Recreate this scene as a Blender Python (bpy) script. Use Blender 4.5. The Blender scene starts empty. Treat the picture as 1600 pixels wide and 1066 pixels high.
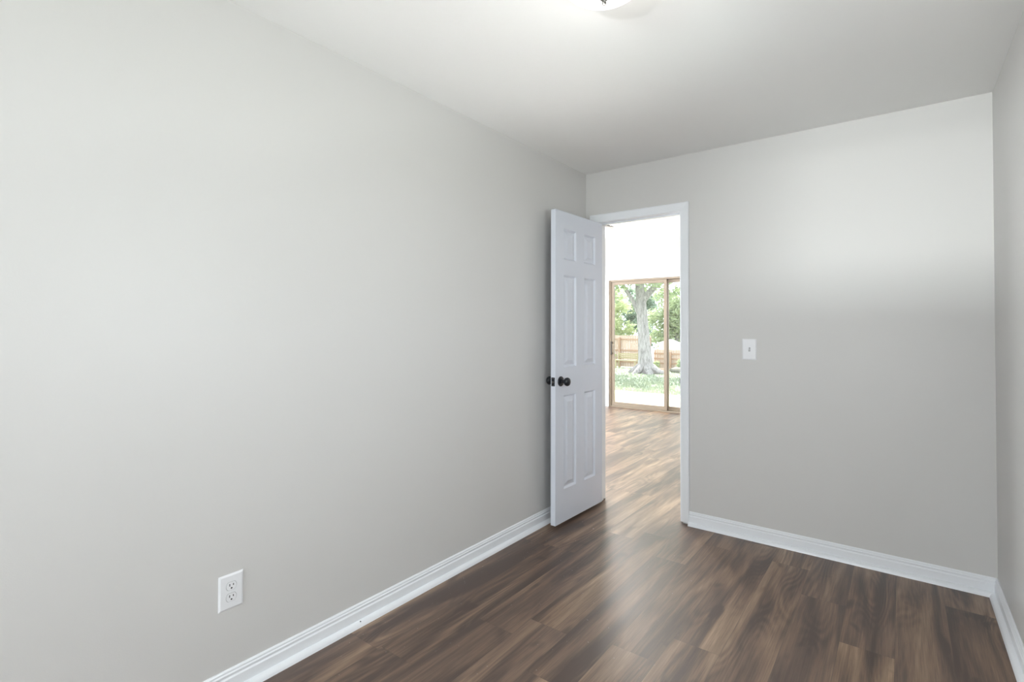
import bpy, math, random
from mathutils import Vector, Matrix
R = math.radians
random.seed(7)
SC = bpy.context.scene
C = SC.collection

# ------------------------------------------------------------------ camera
W, D, H = 2.242, 3.380, 2.44          # bedroom: x 0..W, y Y0..D
Y0 = -2.40                            # wall behind the camera
YH = D + 0.12                         # hall side of the door wall
YF = 7.65                             # inner face of the far wall with the sliding door
HH = 2.465                            # ceiling height of the far room
cd = bpy.data.cameras.new('camera')
cam = bpy.data.objects.new('camera', cd); C.objects.link(cam)
yaw, pitch, roll = 0.6521, 0.0148, 0.0026
fw = Vector((-math.sin(yaw)*math.cos(pitch), math.cos(yaw)*math.cos(pitch), math.sin(pitch)))
r0 = Vector((math.cos(yaw), math.sin(yaw), 0)); u0 = r0.cross(fw)
r1 = r0*math.cos(roll) + u0*math.sin(roll); u1 = r1.cross(fw)
m = Matrix((r1, u1, -fw)).transposed().to_4x4()
m.translation = Vector((1.8836, 0.0, 1.2852))
cam.matrix_world = m
cd.sensor_width = 36; cd.lens = 797.62/1600*36; cd.shift_y = -32.3/1600
cd.clip_start = 0.02; cd.clip_end = 300
SC.camera = cam

# ------------------------------------------------------------------ world, sun, daylight, exposure
SC.view_settings.view_transform = 'Standard'; SC.view_settings.look = 'None'
SC.view_settings.exposure = 0.0; SC.view_settings.gamma = 1.0
SC.view_settings.use_curve_mapping = False
wd = bpy.data.worlds.new('sky'); SC.world = wd; wd.use_nodes = True
bg = wd.node_tree.nodes['Background']
bg.inputs[0].default_value = (0.86, 0.94, 1.0, 1); bg.inputs[1].default_value = 4.2

def light(name, kind, loc, direction, energy, color, **kw):
    l = bpy.data.lights.new(name, kind); o = bpy.data.objects.new(name, l); C.objects.link(o)
    o.location = loc
    o.rotation_euler = Vector(direction).to_track_quat('-Z', 'Y').to_euler()
    l.energy = energy; l.color = color
    for k, v in kw.items(): setattr(l, k, v)
    return o
light('sun', 'SUN', (0, 20, 20), (0.35, -0.55, -0.75), 22.0, (1.0, 0.96, 0.90), angle=R(1.0))
# daylight of the window behind the camera; side and far windows added for light
light('window_daylight', 'AREA', (1.05, Y0-0.11, 1.45), (0.0, 1, 0.25), 76, (0.92, 0.96, 1.0),
      shape='RECTANGLE', size=1.40, size_y=1.20)
light('added_side_window_light', 'AREA', (W+0.11, 1.15, 1.475), (-1, 0, 0.45), 20, (0.93, 0.97, 1.0),
      shape='RECTANGLE', size=1.0, size_y=1.15)
# first lamp: sunlit ground outside the window behind the camera, throwing light up through it
light('ground_bounce', 'AREA', (-0.50, -10.4, 0.06), (0.19, 1, 0.13), 22, (0.97, 0.99, 1.0),
      shape='RECTANGLE', size=1.2, size_y=0.5, spread=R(30))
light('ceiling_patch_beam', 'AREA', (1.15, -5.25, 0.05), (-0.60, 7.6, 2.40), 3.8, (0.95, 0.98, 1.0),
      shape='RECTANGLE', size=0.25, size_y=0.15, spread=R(16))  # added narrow beam, aimed to lay a bright patch on the ceiling
light('added_far_window_light', 'AREA', (-5.31, 5.9, 1.55), (1, -0.25, -0.1), 560, (0.95, 0.98, 1.0),
      shape='RECTANGLE', size=2.2, size_y=1.2)  # added lamp at an unseen window, brightens the far room

# ------------------------------------------------------------------ material helpers
def srgb(r, g, b):
    f = lambda c: (c/255/12.92) if c/255 <= 0.04045 else ((c/255+0.055)/1.055)**2.4
    return (f(r), f(g), f(b), 1)
class NT:
    def __init__(s, name):
        s.m = bpy.data.materials.new(name); s.m.use_nodes = True
        s.t = s.m.node_tree; s.b = s.t.nodes['Principled BSDF']
    def n(s, typ, ins=None, **props):
        nd = s.t.nodes.new(typ)
        for k, v in props.items(): setattr(nd, k, v)
        for k, v in (ins or {}).items():
            if isinstance(v, bpy.types.NodeSocket): s.t.links.new(v, nd.inputs[k])
            else: nd.inputs[k].default_value = v
        return nd
    def math(s, op, a, b=0.0, c=0.0):
        return s.n('ShaderNodeMath', {0: a, 1: b, 2: c}, operation=op).outputs[0]
    def link(s, a, key): s.t.links.new(a, s.b.inputs[key])
    def set(s, **kw):
        for k, v in kw.items(): s.b.inputs[k.replace('_', ' ')].default_value = v
        return s
def paint(name, col, rough=0.6, bump=0.0, scale=300.0, spec=0.5, var=0.0):
    q = NT(name); q.set(Roughness=rough)
    q.b.inputs['Specular IOR Level'].default_value = spec
    tc = q.n('ShaderNodeTexCoord').outputs['Object']
    nz = q.n('ShaderNodeTexNoise', {'Vector': tc, 'Scale': 2.3, 'Detail': 3.0}).outputs['Fac']
    dark = tuple(c*(1-var) for c in col[:3]) + (1,)
    mx = q.n('ShaderNodeMix', {0: nz, 6: dark, 7: col}, data_type='RGBA').outputs[2]
    q.link(mx, 'Base Color')
    if bump:
        nb = q.n('ShaderNodeTexNoise', {'Vector': tc, 'Scale': scale, 'Detail': 2.0}).outputs['Fac']
        q.link(q.n('ShaderNodeBump', {'Strength': bump, 'Distance': 0.002, 'Height': nb}).outputs[0], 'Normal')
    return q.m
M = {}
M['wall'] = paint('wall_paint', srgb(215, 213, 211), 0.42, 0.10, 260, 0.35, 0.015)
M['ceiling'] = paint('ceiling_paint', srgb(240, 239, 237), 0.8, 0.10, 200, 0.3, 0.01)
M['hall_ceiling'] = paint('far_ceiling_paint', srgb(240, 240, 238), 0.8, 0.05, 200, 0.3, 0.01)
M['trim'] = paint('trim_paint', srgb(242, 244, 248), 0.30, 0.03, 90, 0.5, 0.01)
M['door'] = paint('door_paint', srgb(222, 226, 236), 0.38, 0.05, 120, 0.5, 0.01)
M['plastic'] = paint('white_plastic', srgb(240, 240, 243), 0.28, 0.0)
M['slot'] = paint('slot_dark', srgb(8, 8, 8), 0.6)
M['black'] = paint('black_metal', srgb(16, 20, 27), 0.28, 0.02, 60)
M['nickel'] = paint('brushed_nickel', srgb(120, 118, 115), 0.3); M['nickel'].node_tree.nodes['Principled BSDF'].inputs['Metallic'].default_value = 1
M['pan_dark'] = paint('dark_pan_metal', srgb(70, 69, 67), 0.45)
M['brass'] = paint('strike_metal', srgb(120, 118, 112), 0.35); M['brass'].node_tree.nodes['Principled BSDF'].inputs['Metallic'].default_value = 1
M['alu'] = paint('bronze_aluminium', srgb(142, 130, 116), 0.45, 0.03, 80)
M['fence'] = paint('fence_wood', srgb(196, 172, 158), 0.8, 0.3, 20, 0.2, 0.25)
M['post'] = paint('post_wood', srgb(170, 138, 116), 0.8, 0.3, 20, 0.2, 0.2)
M['bench'] = paint('bench_wood', srgb(160, 150, 118), 0.7, 0.2, 20, 0.2, 0.15)
M['siding'] = paint('white_siding', srgb(220, 222, 225), 0.6)
M['roof'] = paint('grey_roof', srgb(120, 122, 128), 0.8, 0.4, 8)
M['stone'] = paint('stone', srgb(120, 116, 108), 0.85, 0.6, 8, 0.2, 0.3)
M['dirt'] = paint('flower_soil', srgb(120, 84, 66), 0.9, 0.5, 12, 0.2, 0.3)
M['patio'] = paint('pale_concrete', srgb(176, 164, 128), 0.85, 0.3, 14, 0.2, 0.15)
M['handle'] = paint('handle_grey', srgb(70, 66, 62), 0.4)

def glass(name):
    q = NT(name); t = q.t; t.nodes.remove(q.b)
    out = [n for n in t.nodes if n.type == 'OUTPUT_MATERIAL'][0]
    tr = q.n('ShaderNodeBsdfTransparent', {'Color': (0.96, 0.98, 0.97, 1)})
    gl = q.n('ShaderNodeBsdfGlossy', {'Color': (1, 1, 1, 1), 'Roughness': 0.02})
    fr = q.n('ShaderNodeFresnel', {'IOR': 1.35})
    mx = q.n('ShaderNodeMixShader', {0: fr.outputs[0], 1: tr.outputs[0], 2: gl.outputs[0]})
    t.links.new(mx.outputs[0], out.inputs[0]); return q.m
M['glass'] = glass('window_glass')
def lampglass(name, e):
    q = NT(name); q.set(Roughness=0.25, Base_Color=(0.9, 0.9, 0.9, 1), Emission_Color=(1, 0.98, 0.95, 1), Emission_Strength=e)
    return q.m
M['dome'] = lampglass('lit_opal_glass', 1.3)
M['dome_far'] = lampglass('lit_opal_glass_far', 3.0)

def floor_mat():
    q = NT('vinyl_plank')
    uv = q.n('ShaderNodeUVMap', uv_map='plank').outputs[0]
    pid = q.n('ShaderNodeAttribute', attribute_name='pid').outputs['Vector']
    plen = q.n('ShaderNodeAttribute', attribute_name='plen').outputs['Fac']
    px = q.n('ShaderNodeSeparateXYZ', {0: pid})
    suv = q.n('ShaderNodeSeparateXYZ', {0: uv}); u, v = suv.outputs[0], suv.outputs[1]
    off = q.n('ShaderNodeVectorMath', {0: pid, 1: (37.0, 53.0, 71.0)}, operation='MULTIPLY').outputs[0]
    def nz(su, sv, det=3.0, rough=0.5, dist=0.0):
        sc = q.n('ShaderNodeVectorMath', {0: uv, 1: (su, sv, 1.0)}, operation='MULTIPLY').outputs[0]
        ad = q.n('ShaderNodeVectorMath', {0: sc, 1: off}, operation='ADD').outputs[0]
        return q.n('ShaderNodeTexNoise', {'Vector': ad, 'Scale': 1.0, 'Detail': det, 'Roughness': rough, 'Distortion': dist}).outputs['Fac']
    broad = nz(9, 0.85, 2.5, 0.5, 0.9)          # broad light and dark streaks
    field = nz(7, 1.1, 1.0, 0.4, 0.2)           # contour lines of this make cathedrals and knots
    rings = q.math('SINE', q.math('MULTIPLY', field, 110.0))
    rings = q.math('MULTIPLY_ADD', rings, 0.5, 0.5)
    mask = q.math('SMOOTH_MIN', q.math('MAXIMUM', q.math('MULTIPLY_ADD', nz(4, 1.3, 1.0), 5.0, -2.4), 0.0), 1.0, 0.1)
    fine = nz(210, 6, 3.0, 0.65)
    mid = nz(60, 3.0, 3.0, 0.6)
    knot = q.math('MAXIMUM', q.math('MULTIPLY_ADD', nz(11, 4.5, 1.0, 0.4, 0.5), 6.0, -4.0), 0.0)
    f = q.math('MULTIPLY_ADD', broad, 2.0, -0.65)
    f = q.math('MULTIPLY_ADD', mid, 0.50, f)
    f = q.math('MULTIPLY_ADD', fine, 0.62, f)
    f = q.math('SUBTRACT', f, 0.50)
    f = q.math('SUBTRACT', f, q.math('MULTIPLY', q.math('MULTIPLY', rings, mask), 0.20))
    f = q.math('SUBTRACT', f, q.math('MULTIPLY', knot, 0.45))
    f = q.math('ADD', f, q.math('MULTIPLY_ADD', px.outputs[0], 0.16, -0.10))
    rp = q.n('ShaderNodeValToRGB', {0: f}); cr = rp.color_ramp
    cr.elements[0].position = 0.10; cr.elements[0].color = srgb(70, 52, 42)
    cr.elements[1].position = 0.95; cr.elements[1].color = srgb(188, 156, 127)
    for p_, c_ in ((0.33, (100, 78, 63)), (0.55, (131, 105, 84)), (0.75, (156, 129, 104))):
        e = cr.elements.new(p_); e.color = srgb(*c_)
    hs = q.n('ShaderNodeMix', {0: q.math('MULTIPLY', px.outputs[1], 0.32), 6: rp.outputs[0], 7: (0.15, 0.105, 0.088, 1)}, data_type='RGBA').outputs[2]
    # joints
    eu = q.math('MINIMUM', u, q.math('SUBTRACT', 0.1826, u))
    ev = q.math('MINIMUM', v, q.math('SUBTRACT', plen, v))
    e = q.math('MINIMUM', eu, ev)
    j = q.math('MINIMUM', q.math('MULTIPLY', e, 1/0.0009), 1.0)
    col = q.n('ShaderNodeMix', {0: j, 6: (0.07, 0.05, 0.04, 1), 7: hs}, data_type='RGBA').outputs[2]
    q.link(col, 'Base Color')
    q.link(q.math('MULTIPLY_ADD', fine, 0.10, 0.38), 'Roughness')
    hgt = q.math('ADD', q.math('MULTIPLY', fine, 0.6), j)
    q.link(q.n('ShaderNodeBump', {'Strength': 0.22, 'Distance': 0.0008, 'Height': hgt}).outputs[0], 'Normal')
    q.b.inputs['Specular IOR Level'].default_value = 0.85
    return q.m
M['floor'] = floor_mat()

def leafy(name, c1, c2):
    q = NT(name); q.set(Roughness=0.6)
    tc = q.n('ShaderNodeTexCoord').outputs['Object']
    nz = q.n('ShaderNodeTexNoise', {'Vector': tc, 'Scale': 1.6, 'Detail': 6.0, 'Roughness': 0.8}).outputs['Fac']
    mx = q.n('ShaderNodeMix', {0: q.math('MULTIPLY_ADD', nz, 2.4, -0.7), 6: c1, 7: c2}, data_type='RGBA').outputs[2]
    q.link(mx, 'Base Color')
    out = [n for n in q.t.nodes if n.type == 'OUTPUT_MATERIAL'][0]
    tl = q.n('ShaderNodeBsdfTranslucent', {'Color': mx})
    ms = q.n('ShaderNodeMixShader', {0: 0.45, 1: q.b.outputs[0], 2: tl.outputs[0]})
    q.t.links.new(ms.outputs[0], out.inputs[0]); return q.m
M['leaf_oak'] = leafy('oak_leaves', srgb(128, 144, 112), srgb(182, 192, 150))
M['leaf_dark'] = leafy('dark_leaves', srgb(112, 132, 114), srgb(156, 172, 148))
M['leaf_light'] = leafy('light_leaves', srgb(148, 164, 122), srgb(200, 204, 156))
M['grass'] = leafy('lawn_grass', srgb(120, 130, 112), srgb(156, 162, 138))
def bark():
    q = NT('bark'); q.set(Roughness=0.9)
    tc = q.n('ShaderNodeTexCoord').outputs['Object']
    sc = q.n('ShaderNodeVectorMath', {0: tc, 1: (9, 9, 1.6)}, operation='MULTIPLY').outputs[0]
    nz = q.n('ShaderNodeTexNoise', {'Vector': sc, 'Scale': 1.6, 'Detail': 6.0, 'Roughness': 0.75, 'Distortion': 0.6}).outputs['Fac']
    mx = q.n('ShaderNodeMix', {0: q.math('MULTIPLY_ADD', nz, 3.0, -1.0), 6: srgb(104, 98, 100), 7: srgb(182, 176, 176)}, data_type='RGBA').outputs[2]
    q.link(mx, 'Base Color')
    q.link(q.n('ShaderNodeBump', {'Strength': 1.0, 'Distance': 0.05, 'Height': nz}).outputs[0], 'Normal'); return q.m
M['bark'] = bark()

# ------------------------------------------------------------------ mesh helpers
class MB:
    def __init__(s): s.v = []; s.f = []; s.sm = []
    def add(s, vs, fs, smooth=False):
        o = len(s.v); s.v += [tuple(x) for x in vs]
        for f in fs: s.f.append(tuple(i+o for i in f)); s.sm.append(smooth)
        return s
    def box(s, a, b):
        x0, y0, z0 = a; x1, y1, z1 = b
        return s.add([(x0,y0,z0),(x1,y0,z0),(x1,y1,z0),(x0,y1,z0),(x0,y0,z1),(x1,y0,z1),(x1,y1,z1),(x0,y1,z1)],
                     [(0,3,2,1),(4,5,6,7),(0,1,5,4),(1,2,6,5),(2,3,7,6),(3,0,4,7)])
    def lathe(s, prof, axis=2, origin=(0, 0, 0), n=48, smooth=True, sign=1, cap=True):
        # prof: (radius, height) along the axis
        vs = []; fs = []
        for r, h in prof:
            for k in range(n):
                a = 2*math.pi*k/n; c, d = r*math.cos(a), r*math.sin(a)
                p = [0, 0, 0]; p[axis] = h*sign; p[(axis+1) % 3] = c; p[(axis+2) % 3] = d*sign
                vs.append([origin[i]+p[i] for i in range(3)])
        for i in range(len(prof)-1):
            for k in range(n):
                k2 = (k+1) % n
                fs.append((i*n+k, i*n+k2, (i+1)*n+k2, (i+1)*n+k))
        if cap:
            fs.append(tuple(reversed(range(n)))); fs.append(tuple(range((len(prof)-1)*n, len(prof)*n)))
        return s.add(vs, fs, smooth)
    def sweep(s, prof, place, ts, closed_prof=True):
        # place(t_index, (a, b)) -> 3-D point
        n = len(prof); vs = [place(t, p) for t in ts for p in prof]; fs = []
        for i in range(len(ts)-1):
            for k in range(n if closed_prof else n-1):
                k2 = (k+1) % n; fs.append((i*n+k, i*n+k2, (i+1)*n+k2, (i+1)*n+k))
        fs.append(tuple(reversed(range(n)))); fs.append(tuple(range((len(ts)-1)*n, len(ts)*n)))
        return s.add(vs, fs)
    def tube(s, pts, rad, n=12, wob=0.0):
        vs = []; fs = []
        for i, (p, r) in enumerate(zip(pts, rad)):
            p = Vector(p); a = Vector(pts[min(i+1, len(pts)-1)]) - Vector(pts[max(i-1, 0)]); a.normalize()
            t = a.cross(Vector((0.3, 1, 0.1))).normalized(); b = a.cross(t)
            for k in range(n):
                th = 2*math.pi*k/n; rr = r*(1+wob*math.sin(5*th+i)*0.5+wob*(random.random()-.5))
                vs.append(p+t*rr*math.cos(th)+b*rr*math.sin(th))
        for i in range(len(pts)-1):
            for k in range(n): fs.append((i*n+k, i*n+(k+1) % n, (i+1)*n+(k+1) % n, (i+1)*n+k))
        fs.append(tuple(reversed(range(n)))); fs.append(tuple(range((len(pts)-1)*n, len(pts)*n)))
        return s.add(vs, fs, True)
    def build(s, name, mat, parent=None, bevel=0.0, seg=2, loc=None):
        me = bpy.data.meshes.new(name); me.from_pydata(s.v, [], s.f); me.update()
        me.polygons.foreach_set('use_smooth', s.sm)
        if isinstance(mat, str): mat = M[mat]
        me.materials.append(mat)
        import bmesh
        if len(s.f) < 20000:
            bm = bmesh.new(); bm.from_mesh(me); bmesh.ops.recalc_face_normals(bm, faces=bm.faces); bm.to_mesh(me); bm.free()
        o = bpy.data.objects.new(name, me); C.objects.link(o)
        if parent: o.parent = parent; o.matrix_parent_inverse = Matrix.Translation(-parent_loc(parent))
        if bevel:
            b = o.modifiers.new('bevel', 'BEVEL'); b.width = bevel; b.segments = seg; b.limit_method = 'ANGLE'
            b.angle_limit = R(40)
        if any(s.sm) and not bevel:
            me.set_sharp_from_angle(angle=R(40)) if hasattr(me, 'set_sharp_from_angle') else None
        return o
def parent_loc(p):
    v = Vector(p.location); q = p.parent
    while q: v += Vector(q.location); q = q.parent
    return v
def empty(name, loc=(0, 0, 0)):
    o = bpy.data.objects.new(name, None); C.objects.link(o); o.location = loc; o.empty_display_size = 0.1; return o
def tag(o, label=None, cat=None, group=None, kind=None):
    if label: o['label'] = label
    if cat: o['category'] = cat
    if group: o['group'] = group
    if kind: o['kind'] = kind
    return o
def struct(o, label=None, cat=None): return tag(o, label, cat, kind='structure')

# ------------------------------------------------------------------ floor: one mesh, one face per plank
def make_floor():
    PW, PL = 0.1826, 1.22; x0 = 0.757; xa, xb = -5.2, 4.6; ya, yb = Y0-0.12, YF+0.02
    known = {round((2.0353-x0)/PW): 3.12, 5: 2.50, 4: 2.83, -3: 1.332, -1: 1.86}
    rnd = random.Random(11)
    vs, fs, uv, pid, pl = [], [], [], [], []
    for k in range(int((xa-x0)/PW)-1, int((xb-x0)/PW)+1):
        a = x0+k*PW; s = known.get(k, rnd.random()*PL)
        y = s - math.ceil((s-ya)/PL)*PL
        while y < yb:
            o = len(vs); y2 = y+PL
            c0, c1 = max(y, ya), min(y2, yb)
            vs += [(a, c0, 0), (a+PW, c0, 0), (a+PW, c1, 0), (a, c1, 0)]; fs.append((o, o+1, o+2, o+3))
            uv += [(0, c0-y), (PW, c0-y), (PW, c1-y), (0, c1-y)]
            r = (rnd.random(), rnd.random(), rnd.random()); pid.append(r); pl.append(PL)
            y = y2
    me = bpy.data.meshes.new('floor'); me.from_pydata(vs, [], fs); me.update()
    l = me.uv_layers.new(name='plank')
    for i, c in enumerate(uv): l.data[i].uv = c
    me.attributes.new('pid', 'FLOAT_VECTOR', 'FACE'); me.attributes.new('plen', 'FLOAT', 'FACE')
    me.attributes['pid'].data.foreach_set('vector', [c for p_ in pid for c in p_])
    me.attributes['plen'].data.foreach_set('value', pl)
    me.materials.append(M['floor'])
    o = bpy.data.objects.new('floor', me); C.objects.link(o)
    struct(o)
make_floor()
struct(MB().box((-5.2, Y0-.12, -0.14), (4.6, YF+.14, -0.004)).build('floor_slab', 'patio'))

# ------------------------------------------------------------------ walls and ceilings
T = 0.12
struct(MB().box((-T, Y0-T, 0), (0, D, H)).build('wall_left', 'wall'))
wr = MB()
vy0, vy1, vz0, vz1 = 0.65, 1.65, 1.10, 2.05
wr.box((W, Y0-T, 0), (W+T, vy0, H)).box((W, vy1, 0), (W+T, D, H)).box((W, vy0, 0), (W+T, vy1, vz0)).box((W, vy0, vz1), (W+T, vy1, H))
struct(wr.build('wall_right', 'wall'))
OX0, OX1, OZ = 0.085, 0.728, 2.080            # rough opening
wb = MB()
wb.box((-5.2, D, 0), (OX0, YH, HH)).box((OX1, D, 0), (4.6, YH, HH)).box((OX0, D, OZ), (OX1, YH, HH))
struct(wb.build('wall_back', 'wall'))
wf = MB()                                      # wall behind the camera with its window
wx0, wx1, wz0, wz1 = 0.35, 1.75, 0.85, 2.05
wf.box((0, Y0-T, 0), (wx0, Y0, H)).box((wx1, Y0-T, 0), (W, Y0, H)).box((wx0, Y0-T, 0), (wx1, Y0, wz0)).box((wx0, Y0-T, wz1), (wx1, Y0, H))
struct(wf.build('wall_front', 'wall'))
struct(MB().box((-T, Y0-T, H), (W+T, D, H+0.1)).build('ceiling', 'ceiling'))
# far room
SX0, SX1, SZ = -1.945, -0.115, 2.070           # sliding door
ff = MB()
ff.box((-5.2, YF, -.14), (SX0, YF+.14, HH)).box((SX0, YF, SZ), (SX1, YF+.14, HH)).box((SX1, YF, -.14), (4.6, YF+.14, HH))
struct(ff.build('wall_far', 'wall'))
struct(MB().box((-5.32, YH, 0), (-5.2, 4.75, HH)).box((-5.32, 7.05, 0), (-5.2, YF+.14, HH)).box((-5.32, 4.75, 0), (-5.2, 7.05, .85)).box((-5.32, 4.75, 2.15), (-5.2, 7.05, HH)).build('wall_far_left', 'wall'))
struct(MB().box((4.6, YH, 0), (4.72, YF+.14, HH)).build('wall_far_right', 'wall'))
struct(MB().box((-5.32, D, HH), (4.72, YF+.14, HH+0.1)).build('ceiling.001', 'hall_ceiling'))

# ------------------------------------------------------------------ baseboards with quarter-round
BP = [(0, 0), (.0125, 0), (.0125, .058), (.0085, .063), (.0085, .067), (.0105, .070), (.0105, .074), (.0075, .0775), (.0075, .083), (.004, .088), (0, .088)]
QP = [(.0120, 0), (.034, 0)] + [(.0125+.0205*math.cos(a), .0005+.0215*math.sin(a)) for a in [R(t) for t in range(10, 91, 10)]] + [(.0120, .022)]
def baseboard(name, A, B, nrm, ma=0, mb=0, qname='quarter_round'):
    # A, B on the wall face at the floor; nrm points into the room; ma, mb = +1 mitre inwards
    A, B, n = Vector(A), Vector(B), Vector(nrm); d = (B-A).normalized()
    def pl(t, p):
        base = A if t == 0 else B
        sh = d*(p[0]*ma) if t == 0 else -d*(p[0]*mb)
        return base + sh + n*p[0] + Vector((0, 0, p[1]))
    o = struct(MB().sweep(BP, pl, (0, 1)).build(name, 'trim'))
    q = MB().sweep(QP, pl, (0, 1)).build(qname, 'trim', o)
    return o
bl = baseboard('baseboard_left', (0, Y0, 0), (0, D, 0), (1, 0, 0), 1, 1)
baseboard('baseboard_back', (0.7685, D, 0), (W, D, 0), (0, -1, 0), 0, 1)
baseboard('baseboard_right', (W, D, 0), (W, Y0, 0), (-1, 0, 0), 1, 1)
baseboard('baseboard_front', (W, Y0, 0), (0, Y0, 0), (0, 1, 0), 1, 1)
baseboard('baseboard_far', (-2.035, YF, 0), (-5.2, YF, 0), (0, -1, 0), 0, 0)
# open nail hole and two filled dents in the left quarter-round
hb = MB(); a = R(52)
def dot(mb, y, ang, r):
    c = Vector((.0125+.0209*math.cos(ang), y, .0005+.0219*math.sin(ang))); n = Vector((math.cos(ang), 0, math.sin(ang)))
    t = Vector((0, 1, 0)); b = n.cross(t)
    mb.add([c-n*.001]+[c-n*.001+(t*math.cos(k*math.pi/4)+b*math.sin(k*math.pi/4))*r for k in range(8)] + [c+n*.0003+(t*math.cos(k*math.pi/4)+b*math.sin(k*math.pi/4))*r for k in range(8)],
           [tuple(range(9, 17)), tuple(range(8, 0, -1))] + [(1+k, 1+(k+1) % 8, 9+(k+1) % 8, 9+k) for k in range(8)])
dot(hb, 1.368, R(60), .0027); hb.build('nail_hole', 'slot', bl)

# ------------------------------------------------------------------ door frame: jamb, stop and casing
JX0, JX1, JZ = 0.100, 0.711, 2.064
jm = MB(); 
jm.box((OX0-.002, D-.002, 0.006), (JX0, YH+.002, JZ+.016)).box((JX1, D-.002, 0.012), (OX1+.002, YH+.002, JZ+.016)).box((JX0, D-.002, JZ), (JX1, YH+.002, OZ+.002))
jamb = struct(jm.build('trim_1', 'trim', bevel=.0012),)
st = MB(); st.box((JX0, D+.037, .006), (JX0+.011, D+.072, JZ)).box((JX1-.011, D+.037, .012), (JX1, D+.072, JZ)).box((JX0+.011, D+.037, JZ-.011), (JX1-.011, D+.072, JZ))
st.build('door_stop', 'trim', jamb, bevel=.001)
def casing(name, xa, xb, zt, yface, ydir, w=0.058, bottom=0.0, prof=None):
    prof = prof or [(0, 0), (0, .008), (.004, .011), (.012, .012), (.040, .0155), (.050, .0165), (.056, .014), (w, .010), (w, 0)]
    def pl(t, p):
        o, h = p; y = yface+ydir*h
        return [(xa-o, y, bottom), (xa-o, y, zt+o), (xb+o, y, zt+o), (xb+o, y, bottom)][t]
    return struct(MB().sweep(prof, pl, (0, 1, 2, 3)).build(name, 'trim'))
casing('trim_2', JX0-.004, JX1+.004, JZ+.002, D, -1, 0.056, 0.012)
casing('trim_3', JX0-.004, JX1+.004, JZ+.006, YH, 1, 0.056)
sp = MB(); sp.box((JX1-.0015, D+.004, .905), (JX1+.001, D+.034, .963)).box((JX1-.0035, D-.004, .920), (JX1+.0005, D+.006, .950))
tag(sp.build('strike_plate', 'brass', jamb, bevel=.0008), 'dark metal strike plate')

# ------------------------------------------------------------------ six-panel door, swung open against the left wall
LW, LT, LZ0, LZ1 = 0.605, 0.035, 0.024, 2.050
hinge = Vector((JX0+.006, D-.012, 0))
door = struct(empty('door_1', hinge), 'white six-panel door standing open along the left wall', 'door')
ang = R(-1.6)       # beyond square towards the wall
def leaf():
    # local: s along the leaf from the hinge (0..LW), x thickness 0..LT, z up
    mb = MB()
    sc = [0, .098, .250, .355, .507, LW]; zc = [LZ0, .235, .845, 1.028, 1.632, 1.735, 1.937, LZ1]
    rings = [(0, 0), (.003, .004), (.010, .0115), (.016, .0115), (.044, .0015)]
    for side in (0, 1):
        X = lambda dpt: (LT-dpt) if side else dpt
        for i in range(5):
            for j in range(7):
                a, b, c, d = sc[i], sc[i+1], zc[j], zc[j+1]
                if i in (1, 3) and j in (1, 3, 5):
                    L = [[(X(dp), -(a+o), c+o), (X(dp), -(b-o), c+o), (X(dp), -(b-o), d-o), (X(dp), -(a+o), d-o)] for o, dp in rings]
                    vs = [p for r in L for p in r]; fs = []
                    for q in range(len(rings)-1):
                        for k in range(4): fs.append((q*4+k, q*4+(k+1) % 4, q*4+4+(k+1) % 4, q*4+4+k))
                    e = (len(rings)-1)*4; fs.append((e, e+1, e+2, e+3))
                    if not side: fs = [tuple(reversed(f)) for f in fs]
                    mb.add(vs, fs)
                else:
                    f = (0, 1, 2, 3) if side else (3, 2, 1, 0)
                    mb.add([(X(0), -a, c), (X(0), -b, c), (X(0), -b, d), (X(0), -a, d)], [f])
    mb.add([(0, -LW, LZ0), (LT, -LW, LZ0), (LT, -LW, LZ1), (0, -LW, LZ1)], [(0, 1, 2, 3)])
    mb.add([(0, 0, LZ0), (LT, 0, LZ0), (LT, 0, LZ1), (0, 0, LZ1)], [(3, 2, 1, 0)])
    mb.add([(0, 0, LZ1), (LT, 0, LZ1), (LT, -LW, LZ1), (0, -LW, LZ1)], [(3, 2, 1, 0)])
    mb.add([(0, 0, LZ0), (LT, 0, LZ0), (LT, -LW, LZ0), (0, -LW, LZ0)], [(0, 1, 2, 3)])
    return mb
def child(mb, name, mat, parent, **kw):       # child given in the parent's local frame
    o = mb.build(name, mat, None, **kw); o.parent = parent; return o
lm = leaf()
lf = child(lm, 'door_leaf', 'door', door)
import bmesh
bm = bmesh.new(); bm.from_mesh(lf.data); bmesh.ops.remove_doubles(bm, verts=bm.verts, dist=1e-5)
bmesh.ops.recalc_face_normals(bm, faces=bm.faces); bm.to_mesh(lf.data); bm.free()
KZ, KS = .940, LW-.060
KP = [(.0, 0), (.0325, 0), (.0330, .003), (.0310, .0065), (.022, .009), (.0125, .012), (.0105, .020), (.0115, .030),
      (.0180, .0345), (.0245, .040), (.0275, .048), (.0275, .055), (.0245, .062), (.0170, .067), (.006, .069), (0, .069)]
for sgn, x in ((1, LT), (-1, 0)):
    kb = MB(); kb.lathe(KP[1:-1], axis=0, origin=(x, -KS, KZ), sign=sgn, n=32)
    tag(child(kb, 'door_knob', 'black', door), 'round black door knob on its rose')
lp = MB(); lp.box((LT/2-.0125, -LW-.0014, KZ-.028), (LT/2+.0125, -LW+.001, KZ+.028))
lpo = child(lp, 'latch_plate', 'black', door, bevel=.001); tag(lpo, 'black latch plate')
lb = MB(); lb.lathe([(.0085, 0), (.0085, .004), (.0055, .010), (.002, .0115)], axis=1, origin=(LT/2, -LW-.001, KZ-.002), sign=-1, n=20)
o = child(lb, 'latch_bolt', 'nickel', lpo); tag(o, 'shiny metal latch bolt')
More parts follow.
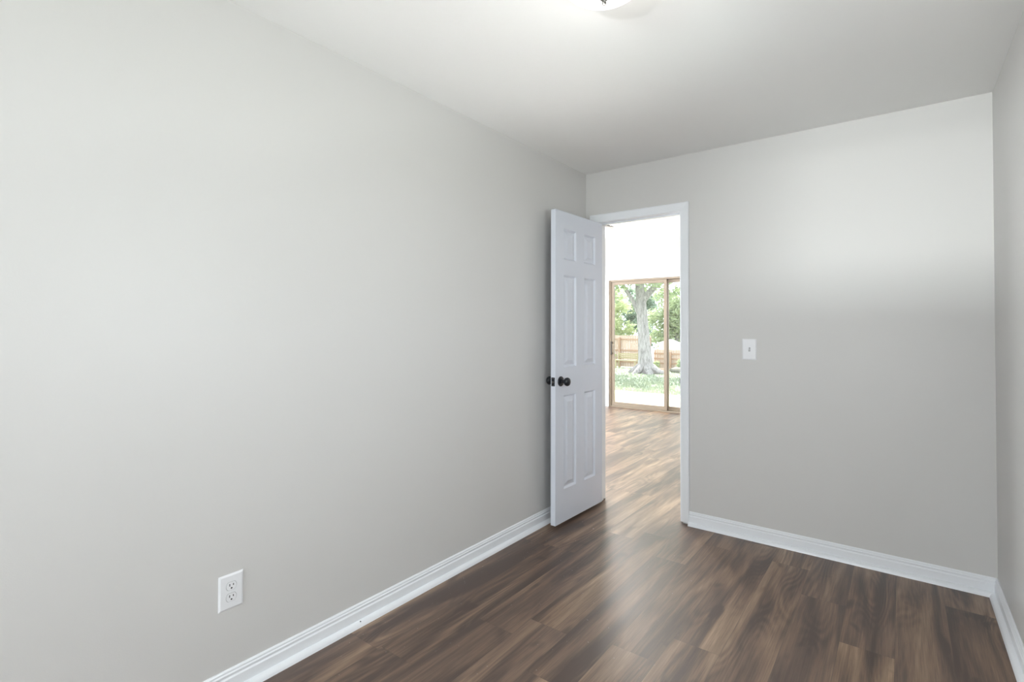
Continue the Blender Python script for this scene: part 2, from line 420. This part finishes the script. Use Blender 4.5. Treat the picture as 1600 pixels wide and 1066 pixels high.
for s_ in (-1, 1):
    sb = MB(); sb.lathe([(.0035, 0), (.0035, .0012), (.002, .0016)], axis=1, origin=(LT/2, -LW-.0013, KZ+s_*.021), sign=-1, n=12)
    child(sb, 'screw', 'nickel', lpo)
for z in (.27, 1.03, 1.80):
    h_ = MB(); h_.lathe([(.006, -.044), (.006, .044)], axis=2, origin=(-.003, .006, z), n=16)
    h_.box((0.0, -.001, z-.044), (.034, .0012, z+.044))
    tag(child(h_, 'hinge', 'trim', door), 'white painted hinge')
door.rotation_euler = (0, 0, ang)

# ------------------------------------------------------------------ outlet and light switch
def screw_into(parent, c, axis, sgn, r=.0032):
    s_ = MB(); s_.lathe([(r, 0), (r, .0010), (r*.6, .0014)], axis=axis, origin=c, sign=sgn, n=16); return child(s_, 'screw', 'plastic', parent)
def plate_mesh(w, h, t=.0055, ins=.006, holes=()):
    # local: x outwards, y across, z up
    mb = MB(); a, b = w/2, h/2
    L = [[(0, -a, -b), (0, a, -b), (0, a, b), (0, -a, b)], [(t*.35, -a, -b), (t*.35, a, -b), (t*.35, a, b), (t*.35, -a, b)],
         [(t, -a+ins, -b+ins), (t, a-ins, -b+ins), (t, a-ins, b-ins), (t, -a+ins, b-ins)]]
    vs = [p for r in L for p in r]; fs = [(0, 3, 2, 1)]
    for q in range(2):
        for k in range(4): fs.append((q*4+k, q*4+(k+1) % 4, q*4+4+(k+1) % 4, q*4+4+k))
    fs.append((8, 9, 10, 11)); return mb.add(vs, fs)
ou = tag(empty('wall_outlet', (0, .8395, .357)), 'white duplex electrical outlet low on the left wall', 'outlet')
child(plate_mesh(.083, .122), 'cover_plate', 'plastic', ou)
for dz in (.0195, -.0195):
    rb = MB(); n = 36; pts = []
    for k in range(n):
        t_ = 2*math.pi*k/n; y_, z_ = .0172*math.cos(t_), .0172*math.sin(t_)
        z_ = max(-.0138, min(.0138, z_)); pts.append((y_, z_))
    vs = [(x_, y_, z_+dz) for x_ in (.0050, .0070) for y_, z_ in pts]
    rb.add(vs, [tuple(reversed(range(n))), tuple(range(n, 2*n))] + [(k, (k+1) % n, n+(k+1) % n, n+k) for k in range(n)])
    rc = child(rb, 'receptacle', 'plastic', ou, bevel=.0006)
    gv = MB(); vs = [(x_, y_*s2, z_*s2+dz) for x_, s2 in ((.0048, 1.06), (.00565, 1.06)) for y_, z_ in pts]
    gv.add(vs, [tuple(reversed(range(n))), tuple(range(n, 2*n))] + [(k, (k+1) % n, n+(k+1) % n, n+k) for k in range(n)])
    child(gv, 'groove', paint('groove_shade_grey', srgb(150, 150, 148), .7), rc)  # grey rim, shade of the gap put into its colour
    for yy, hh in ((-.0062, .0085), (.0062, .0070)):
        child(MB().box((.0068, yy-.0014, dz+.0045-hh/2), (.00715, yy+.0014, dz+.0045+hh/2)), 'slot', 'slot', rc)
    gh = MB(); gh.lathe([(.0029, 0), (.0029, .0003)], axis=0, origin=(.0069, 0, dz-.0068), n=14, smooth=False)
    child(gh, 'ground_hole', 'slot', rc)
screw_into(ou, (.0055, 0, 0), 0, 1)
sw = tag(empty('light_switch', (1.139, D, 1.157)), 'white toggle light switch on the back wall right of the doorway', 'light switch')
sw.rotation_euler = (0, 0, R(-90))
child(plate_mesh(.080, .128), 'cover_plate', 'plastic', sw)
fr = MB().box((.0045, -.0052, -.0125), (.0059, .0052, .0125)); child(fr, 'toggle_opening', paint('opening_grey', srgb(120, 120, 118), .7), sw)
tg = MB(); tg.add([(.005, -.004, -.010), (.005, .004, -.010), (.005, .004, .004), (.005, -.004, .004),
                   (.020, -.003, .0075), (.020, .003, .0075), (.017, .003, .0120), (.017, -.003, .0120)],
                  [(0, 3, 2, 1), (4, 5, 6, 7), (0, 1, 5, 4), (1, 2, 6, 5), (2, 3, 7, 6), (3, 0, 4, 7)])
child(tg, 'toggle', 'plastic', sw, bevel=.0008)
for z_ in (.030, -.030): screw_into(sw, (.0055, 0, z_), 0, 1)

# ------------------------------------------------------------------ ceiling lights
def ceiling_light(x, y, zc, rad, label, dome, watts, drop=.088):
    if dome == 'dome_far': drop = .085
    t_ = tag(empty('ceiling_light', (x, y, zc)), label, 'ceiling light')
    if dome == 'dome_far': child(MB().lathe([(rad*.9, 0), (rad*.98, -.003), (rad, -.012), (rad, -.024), (rad*.95, -.030), (rad*.84, -.030)], axis=2), 'pan', 'pan_dark', t_)
    else: child(MB().lathe([(rad*.62, 0), (rad*1.0, -.006), (rad*1.02, -.020), (rad*.97, -.024), (rad*.60, -.022)], axis=2), 'pan', 'plastic', t_)
    dr = rad*(.97 if dome == 'dome' else .80); pr = [(dr, -.022)]
    for k in range(1, 12):
        a = math.pi/2*k/12; pr.append((dr*math.cos(a), -.022-(drop-.022)*math.sin(a)))
    child(MB().lathe(pr, axis=2), 'glass_dome', dome, t_)
    child(MB().lathe([(.004, -drop+.004), (.012, -drop), (.0135, -drop-.006), (.008, -drop-.011), (.0055, -drop-.015), (.0075, -drop-.019), (.006, -drop-.024), (.002, -drop-.026)], axis=2, n=24), 'finial', 'nickel', t_)
    l = bpy.data.lights.new('bulb', 'POINT'); l.energy = watts; l.color = (1, .97, .93); l.shadow_soft_size = .06 if dome == 'dome' else .14
    lo = bpy.data.objects.new('bulb', l); C.objects.link(lo); lo.location = (x, y, zc-drop-(.09 if dome == 'dome' else .18))
    return t_
ceiling_light(1.128, 1.475, H, .142, 'white glass dome ceiling light above the bedroom floor at the top of the photo', 'dome', 1.6)
ceiling_light(-.93, 5.36, HH, .165, 'dome ceiling light with metal pan on the ceiling of the far room', 'dome_far', 110)

# ------------------------------------------------------------------ bedroom window behind the camera, then the added side and far windows
w1 = struct(empty('window_1', (0, 0, 0)))
f_ = MB()
for a_, b_ in (((wx0, wz0), (wx0+.05, wz1)), ((wx1-.05, wz0), (wx1, wz1)), ((wx0+.05, wz0), (wx1-.05, wz0+.05)), ((wx0+.05, wz1-.05), (wx1-.05, wz1)), ((wx0+.05, 1.43), (wx1-.05, 1.47))):
    f_.box((a_[0], Y0-.09, a_[1]), (b_[0], Y0-.05, b_[1]))
child(f_, 'window_frame', 'trim', w1)
child(MB().box((wx0+.05, Y0-.072, wz0+.05), (wx1-.05, Y0-.068, wz1-.05)), 'pane', 'glass', w1)
w2 = struct(empty('added_side_window', (0, 0, 0)))  # unseen side window, added to brighten the left wall
f_ = MB()
for a_, b_ in (((vy0, vz0), (vy0+.05, vz1)), ((vy1-.05, vz0), (vy1, vz1)), ((vy0+.05, vz0), (vy1-.05, vz0+.05)), ((vy0+.05, vz1-.05), (vy1-.05, vz1)), ((vy0+.05, 1.46), (vy1-.05, 1.50))):
    f_.box((W+.05, a_[0], a_[1]), (W+.09, b_[0], b_[1]))
child(f_, 'window_frame', 'trim', w2)
child(MB().box((W+.068, vy0+.05, vz0+.05), (W+.072, vy1-.05, vz1-.05)), 'pane', 'glass', w2)
w3 = struct(empty('added_far_window', (0, 0, 0)))  # unseen far-room window, added for its light
f_ = MB()
for a_, b_ in (((4.75, .85), (4.8, 2.15)), ((7.0, .85), (7.05, 2.15)), ((4.8, .85), (7.0, .9)), ((4.8, 2.1), (7.0, 2.15)), ((5.87, .9), (5.93, 2.1))):
    f_.box((-5.29, a_[0], a_[1]), (-5.25, b_[0], b_[1]))
child(f_, 'window_frame', 'trim', w3)
child(MB().box((-5.272, 4.8, .9), (-5.268, 7.0, 2.1)), 'pane', 'glass', w3)

# ------------------------------------------------------------------ sliding glass door in the far wall
sd = struct(empty('door_2', (SX0, YF, 0)), 'bronze framed sliding glass door onto the back garden', 'sliding door')
def ring(mb, xa, xb, za, zb, ya, yb, wl, wt, wb_, wr=None):
    wr = wr or wl
    mb.box((xa, ya, za), (xa+wl, yb, zb)).box((xb-wr, ya, za), (xb, yb, zb)).box((xa+wl, ya, za), (xb-wr, yb, za+wb_)).box((xa+wl, ya, zb-wt), (xb-wr, yb, zb))
sw_ = SX1-SX0
f_ = MB(); ring(f_, 0, sw_, 0, SZ, .0, .11, .032, .028, .022); child(f_, 'door_frame', 'alu', sd, bevel=.002)
pa = MB(); ring(pa, .034, .965, .024, SZ-.030, .012, .045, .050, .050, .060, .048); pa_o = child(pa, 'sliding_panel', 'alu', sd, bevel=.002)
pb = MB(); ring(pb, .925, sw_-.034, .024, SZ-.030, .058, .090, .048, .050, .060); pb_o = child(pb, 'fixed_panel', 'alu', sd, bevel=.002)
child(MB().box((.084, .026, .084), (.917, .031, SZ-.080)), 'pane', 'glass', pa_o)
child(MB().box((.973, .072, .084), (sw_-.084, .077, SZ-.080)), 'pane', 'glass', pb_o)
hd = MB(); hd.box((.040, -.018, .86), (.052, .012, .885)).box((.040, -.018, 1.035), (.052, .012, 1.06)).box((.036, -.026, .85), (.056, -.014, 1.07))
child(hd, 'door_handle', 'handle', pa_o, bevel=.002)
casing('trim_4', SX0, SX1, SZ, YF, -1, .088, 0.0, [(0, 0), (0, .014), (.004, .017), (.084, .017), (.088, .014), (.088, 0)])

# ------------------------------------------------------------------ garden
def gz(y): return -.15 if y < 9 else -.15-.0433*(y-9)
g = MB(); ys = [YF+.14, 9, 10.9, 14, 18, 22, 27, 32, 60]
for i in range(len(ys)-1):
    g.add([(-60, ys[i], gz(ys[i])-.01), (40, ys[i], gz(ys[i])-.01), (40, ys[i+1], gz(ys[i+1])-.01), (-60, ys[i+1], gz(ys[i+1])-.01)], [(0, 1, 2, 3)])
g.add([(-60, -40, -.31), (40, -40, -.31), (40, YF+.14, -.31), (-60, YF+.14, -.31)], [(0, 1, 2, 3)])
struct(g.build('ground', 'grass'))
struct(MB().box((-9, YF+.14, -.30), (7, 10.85, -.145)).build('patio', 'patio'))
# grass blades over the part of the lawn that can be seen
gb = MB(); rg = random.Random(3)
for i in range(9000):
    y = 10.9+rg.random()**1.5*15; x = 1.88-rg.uniform(.28, .58)*y; z = gz(y)-.01; a = rg.random()*math.pi; h = rg.uniform(.03, .09); w_ = rg.uniform(.01, .03)
    c, s = math.cos(a)*w_, math.sin(a)*w_
    gb.add([(x-c, y-s, z), (x+c, y+s, z), (x+rg.uniform(-.03, .03), y+rg.uniform(-.03, .03), z+h)], [(0, 1, 2)])
tag(gb.build('grass', 'grass'), 'short shaded lawn grass between the patio and the fence', 'grass', kind='stuff')

def foliage(rnd, clumps, per, size, mb=None):
    mb = mb or MB()
    for (cx, cy, cz, rx, ry, rz) in clumps:
        for i in range(per):
            v = Vector((rnd.gauss(0, 1), rnd.gauss(0, 1), rnd.gauss(0, 1))).normalized()*(rnd.random()**.45)
            p = Vector((cx+v.x*rx, cy+v.y*ry, cz+v.z*rz))
            a = Vector((rnd.gauss(0, 1), rnd.gauss(0, 1), rnd.gauss(0, .6))).normalized()
            b = a.cross(Vector((rnd.gauss(0, 1), rnd.gauss(0, 1), rnd.gauss(0, 1)))).normalized()
            s = size*rnd.uniform(.6, 1.4)
            mb.add([p-a*s, p-b*s*.45, p+a*s, p+b*s*.45], [(0, 1, 2, 3)])
    return mb
def clump_cloud(rnd, c, r, n, cr):
    out = []
    for i in range(n):
        v = Vector((rnd.gauss(0, 1), rnd.gauss(0, 1), rnd.gauss(0, 1))).normalized()*rnd.random()**.5
        q = cr*rnd.uniform(.7, 1.3)
        out.append((c[0]+v.x*r[0], c[1]+v.y*r[1], c[2]+v.z*r[2], q, q, q*.75))
    return out
# the big tree
TX, TY = -6.98, 21.2; tz = gz(TY)
tr = tag(empty('tree', (TX, TY, tz)), 'big grey-barked tree with thick leaning trunk on the lawn', 'tree')
t_ = MB()
t_.tube([(.05, 0, -.2), (.04, 0, 0), (0, 0, .25), (-.02, 0, .7), (-.06, 0, 1.4), (-.13, 0, 2.2), (-.20, 0, 3.0), (-.28, 0, 3.8), (-.35, .1, 5.2), (-.3, .2, 7.0)],
        [.56, .44, .34, .285, .25, .235, .22, .20, .16, .09], 22, .10)
for k, (a, l) in enumerate(((0, 1.3), (.7, .9), (2.6, .9), (3.4, .8), (4.4, .9), (5.3, 1.0))):
    t_.tube([(.25*math.cos(a), .25*math.sin(a), .28), (.55*math.cos(a), .55*math.sin(a), .10), (l*math.cos(a), l*math.sin(a), -.05)], [.17, .13, .05], 10, .1)
trk = child(t_, 'trunk', 'bark', tr)
for pts, r in (([(-.14, 0, 2.3), (-.45, -.1, 3.0), (-.95, -.3, 3.9), (-1.5, -.3, 5.0)], [.13, .10, .08, .04]),
               ([(-.2, 0, 3.1), (.4, .1, 3.8), (1.3, .3, 4.4), (2.4, .4, 5.3)], [.16, .13, .10, .05]),
               ([(-.32, 0, 4.4), (-.1, -.9, 5.2), (.1, -2.0, 6.0)], [.13, .10, .04])):
    child(MB().tube(pts, r, 12, .1), 'branch', 'bark', tr)
rn = random.Random(5)
cl = clump_cloud(rn, (-.2, -.2, 6.2), (4.2, 3.8, 2.4), 60, .9) + [(-2.3, -.8, 3.5, .8, .6, .5), (-1.0, -.9, 3.9, .7, .5, .5), (0.1, -1.0, 4.3, .8, .6, .5), (-1.6, -.6, 3.3, .7, .6, .35), (1.5, -.5, 3.4, .8, .6, .4), (.7, -1.0, 3.9, .8, .6, .4), (-.7, -1.0, 4.1, .8, .6, .4), (2.5, 0, 3.2, .6, .6, .4)]
tag(child(foliage(rn, cl, 110, .13), 'foliage', 'leaf_oak', tr), 'pale green leaves')
# trees beyond the fence
spots = [(-14.0, 31.5, 5.2, 'leaf_light', 'pale green tree beyond the fence at the left edge of the glass door'),
         (-9.3, 31.6, 5.0, 'leaf_oak', 'mid green tree close behind the lower fence right of the big trunk'),
         (-14.2, 37.2, 6.4, 'leaf_dark', 'tall dark green tree farther back directly behind the big trunk'),
         (-4.6, 31.7, 5.0, 'leaf_light', 'pale green tree beyond the fence past the right edge of the doorway'),
         (-9.4, 37.4, 6.4, 'leaf_dark', 'tall dark green tree farther back behind the white shed'),
         (-18.7, 31.9, 5.4, 'leaf_oak', 'mid green tree beyond the far left end of the tall fence'),
         (-19.0, 37.4, 6.4, 'leaf_dark', 'tall dark green tree farther back beyond the left end of the fence')]
for i, (x, y, h, mt, lb_) in enumerate(spots):
    z = gz(y); t2 = tag(empty('tree', (x, y, z)), lb_, 'tree', 'trees beyond the fence')
    rn = random.Random(20+i)
    child(MB().tube([(0, 0, -.1), (.05, 0, 1.2), (-.05, .05, 2.6), (.05, 0, h*.8)], [.17, .13, .10, .03], 10, .08), 'trunk', 'bark', t2)
    cl = clump_cloud(rn, (0, 0, h*.55), (1.65, 1.4, h*.44), 54, .60)
    child(foliage(rn, cl, 120, .12), 'foliage', mt, t2)
# fence
def fence(xa, xb, y, h, label, posts):
    z = gz(y); f0 = tag(empty('fence', (xa, y, z)), label, 'fence', 'wooden fences of the garden')
    bd = MB(); rn = random.Random(int(xa*10) & 255); x = 0; n = 0
    while x < xb-xa-.02:
        wv = .135; top = h+rn.uniform(-.012, .012)
        bd.box((x, .03, .04), (min(x+wv, xb-xa), .05, top)); x += wv+.012
    child(bd, 'boards', 'fence', f0)
    for zz in (.30, h*.53, h-.22): child(MB().box((0, -.012, zz-.045), (xb-xa, .028, zz+.045)), 'rail', 'post', f0)
    for p_ in posts: child(MB().box((p_-xa-.05, -.11, -.1), (p_-xa+.05, -.013, h-.12)), 'post', 'post', f0)
fence(-19.5, -9.10, 27.0, 1.80, 'tall wooden fence section left of and behind the big trunk', [-18.1, -15.7, -13.3, -10.95, -9.16])
fence(-9.06, 4.0, 27.3, 1.05, 'lower wooden fence section right of the big trunk', [-8.1, -6.9, -4.5, -2.1, .3])
# neighbour's white house seen above the fence
hs = tag(empty('house', (-8.2, 46, gz(46))), 'white neighbouring house showing above the lower fence', 'house')
child(MB().box((-7.2, 0, 0), (-1.2, 6, 2.55)), 'wall', 'siding', hs)
child(MB().add([(-7.6, -.4, 2.5), (-.8, -.4, 2.5), (-.8, 6.4, 2.5), (-7.6, 6.4, 2.5), (-7.6, 3, 3.5), (-.8, 3, 3.5)], [(0, 1, 5, 4), (3, 4, 5, 2), (0, 4, 3), (1, 2, 5), (0, 3, 2, 1)]), 'roof', 'roof', hs)
child(MB().box((-5.2, -.05, .9), (-4.2, .01, 2.0)), 'window', 'roof', hs)
sh = tag(empty('shed', (-8.45, 28.1, gz(28.1))), 'small white shed behind the lower fence', 'shed')
child(MB().box((-.65, 0, 0), (.35, .7, 1.45)), 'wall', 'siding', sh)
child(MB().add([(-.72, -.06, 1.42), (.42, -.06, 1.42), (.42, .78, 1.42), (-.72, .78, 1.42), (-.15, -.06, 1.62), (-.15, .78, 1.62)], [(0, 4, 1), (3, 2, 5), (0, 3, 5, 4), (1, 4, 5, 2), (0, 1, 2, 3)]), 'roof', 'siding', sh)
# shrubs, flower bed, bench and stones
def shrub(x, y, r, h, mt, label, n=8, group='shrubs along the fence'):
    s_ = tag(empty('shrub', (x, y, gz(y))), label, 'shrub', group)
    rn = random.Random(int(abs(x)*100))
    child(MB().tube([(0, 0, -.05), (.02, 0, h*.5), (0, .02, h*.8)], [.03, .02, .01], 8), 'stem', 'bark', s_)
    cl = clump_cloud(rn, (0, 0, h*.55), (r*.6, r*.6, h*.3), n, r*.5)
    child(foliage(rn, cl, 90, .06), 'foliage', mt, s_)
shrub(-11.2, 26.3, .45, .95, 'leaf_light', 'yellow-green rounded shrub at the foot of the fence left of the trunk')
shrub(-12.25, 26.35, .42, 1.5, 'leaf_dark', 'taller dark shrub beside the left frame of the glass door')
shrub(-8.75, 26.8, .25, .45, 'leaf_light', 'low pale shrub right of the big trunk')
shrub(-7.3, 26.7, .40, .6, 'leaf_oak', 'low green shrub at the right edge of the doorway')
bd_ = MB()
rn = random.Random(2)
for i in range(26):
    a = 2*math.pi*i/26; bd_.v.append((.75*math.cos(a)*rn.uniform(.9, 1.1), .3*math.sin(a), 0))
for i in range(26): bd_.v.append((bd_.v[i][0]*.6, bd_.v[i][1]*.6, .10))
bd_.f = [(i, (i+1) % 26, 26+(i+1) % 26, 26+i) for i in range(26)]+[tuple(range(26, 52))]; bd_.sm = [True]*27
fb = bd_.build('flower_bed', 'dirt'); fb.location = (-8.35, 25.7, gz(25.7)-.02); tag(fb, 'reddish soil bed below the lower fence', 'flower bed')
bn = tag(empty('bench', (-9.9, 25.6, gz(25.6))), 'pale wooden garden bench beside the fence left of the trunk', 'bench')
child(MB().box((-.6, -.2, .40), (.6, .22, .45)), 'seat', 'bench', bn, bevel=.005)
bk = MB()
for k in range(3): bk.box((-.6, .20, .52+k*.10), (.6, .23, .59+k*.10))
child(bk, 'backrest', 'bench', bn)
for x in (-.55, .55):
    for y in (-.16, .20): child(MB().box((x-.03, y-.03, 0), (x+.03, y+.03, .40 if y < 0 else .82)), 'leg', 'bench', bn)
def stone(x, y, sx, sy, sz, label):
    mb = MB(); rn = random.Random(int(abs(x*y)*10)); n, m_ = 12, 7; vs = []
    for j in range(m_):
        ph = math.pi*j/(m_-1)-math.pi/2
        for k in range(n):
            th = 2*math.pi*k/n; q = 1+rn.uniform(-.12, .12)
            vs.append((sx*q*math.cos(ph)*math.cos(th), sy*q*math.cos(ph)*math.sin(th), sz*(math.sin(ph)*q)+sz*.6))
    fs = [(j*n+k, j*n+(k+1) % n, (j+1)*n+(k+1) % n, (j+1)*n+k) for j in range(m_-1) for k in range(n)]
    fs += [tuple(reversed(range(n))), tuple(range((m_-1)*n, m_*n))]
    o = mb.add(vs, fs, True).build('stone', 'stone'); o.location = (x, y, gz(y)); tag(o, label, 'stone', 'garden stones')
stone(-6.2, 23.4, .55, .30, .17, 'long flat stone on the lawn by the right edge of the doorway')
stone(-5.35, 21.9, .40, .22, .12, 'smaller stone in front of the long flat stone on the lawn')

# fine sawdust left on the floor along the left wall
db = MB(); rn = random.Random(9)
for i in range(150):
    x = .08+rn.random()**1.3*1.1; y = rn.uniform(1.1, 3.1); r_ = rn.uniform(.0006, .0016); a = rn.random()*6
    if i == 0: x, y, r_ = .305, 2.93, .0035
    p_ = [(x+r_*math.cos(a+k*2.09), y+r_*math.sin(a+k*2.09), .0002) for k in range(3)]
    db.add(p_+[(x, y, r_*.8)], [(0, 1, 3), (1, 2, 3), (2, 0, 3), (0, 2, 1)])
tag(db.build('sawdust', 'plastic'), 'scattered white dust crumbs on the floor near the left wall', 'dust', kind='stuff')
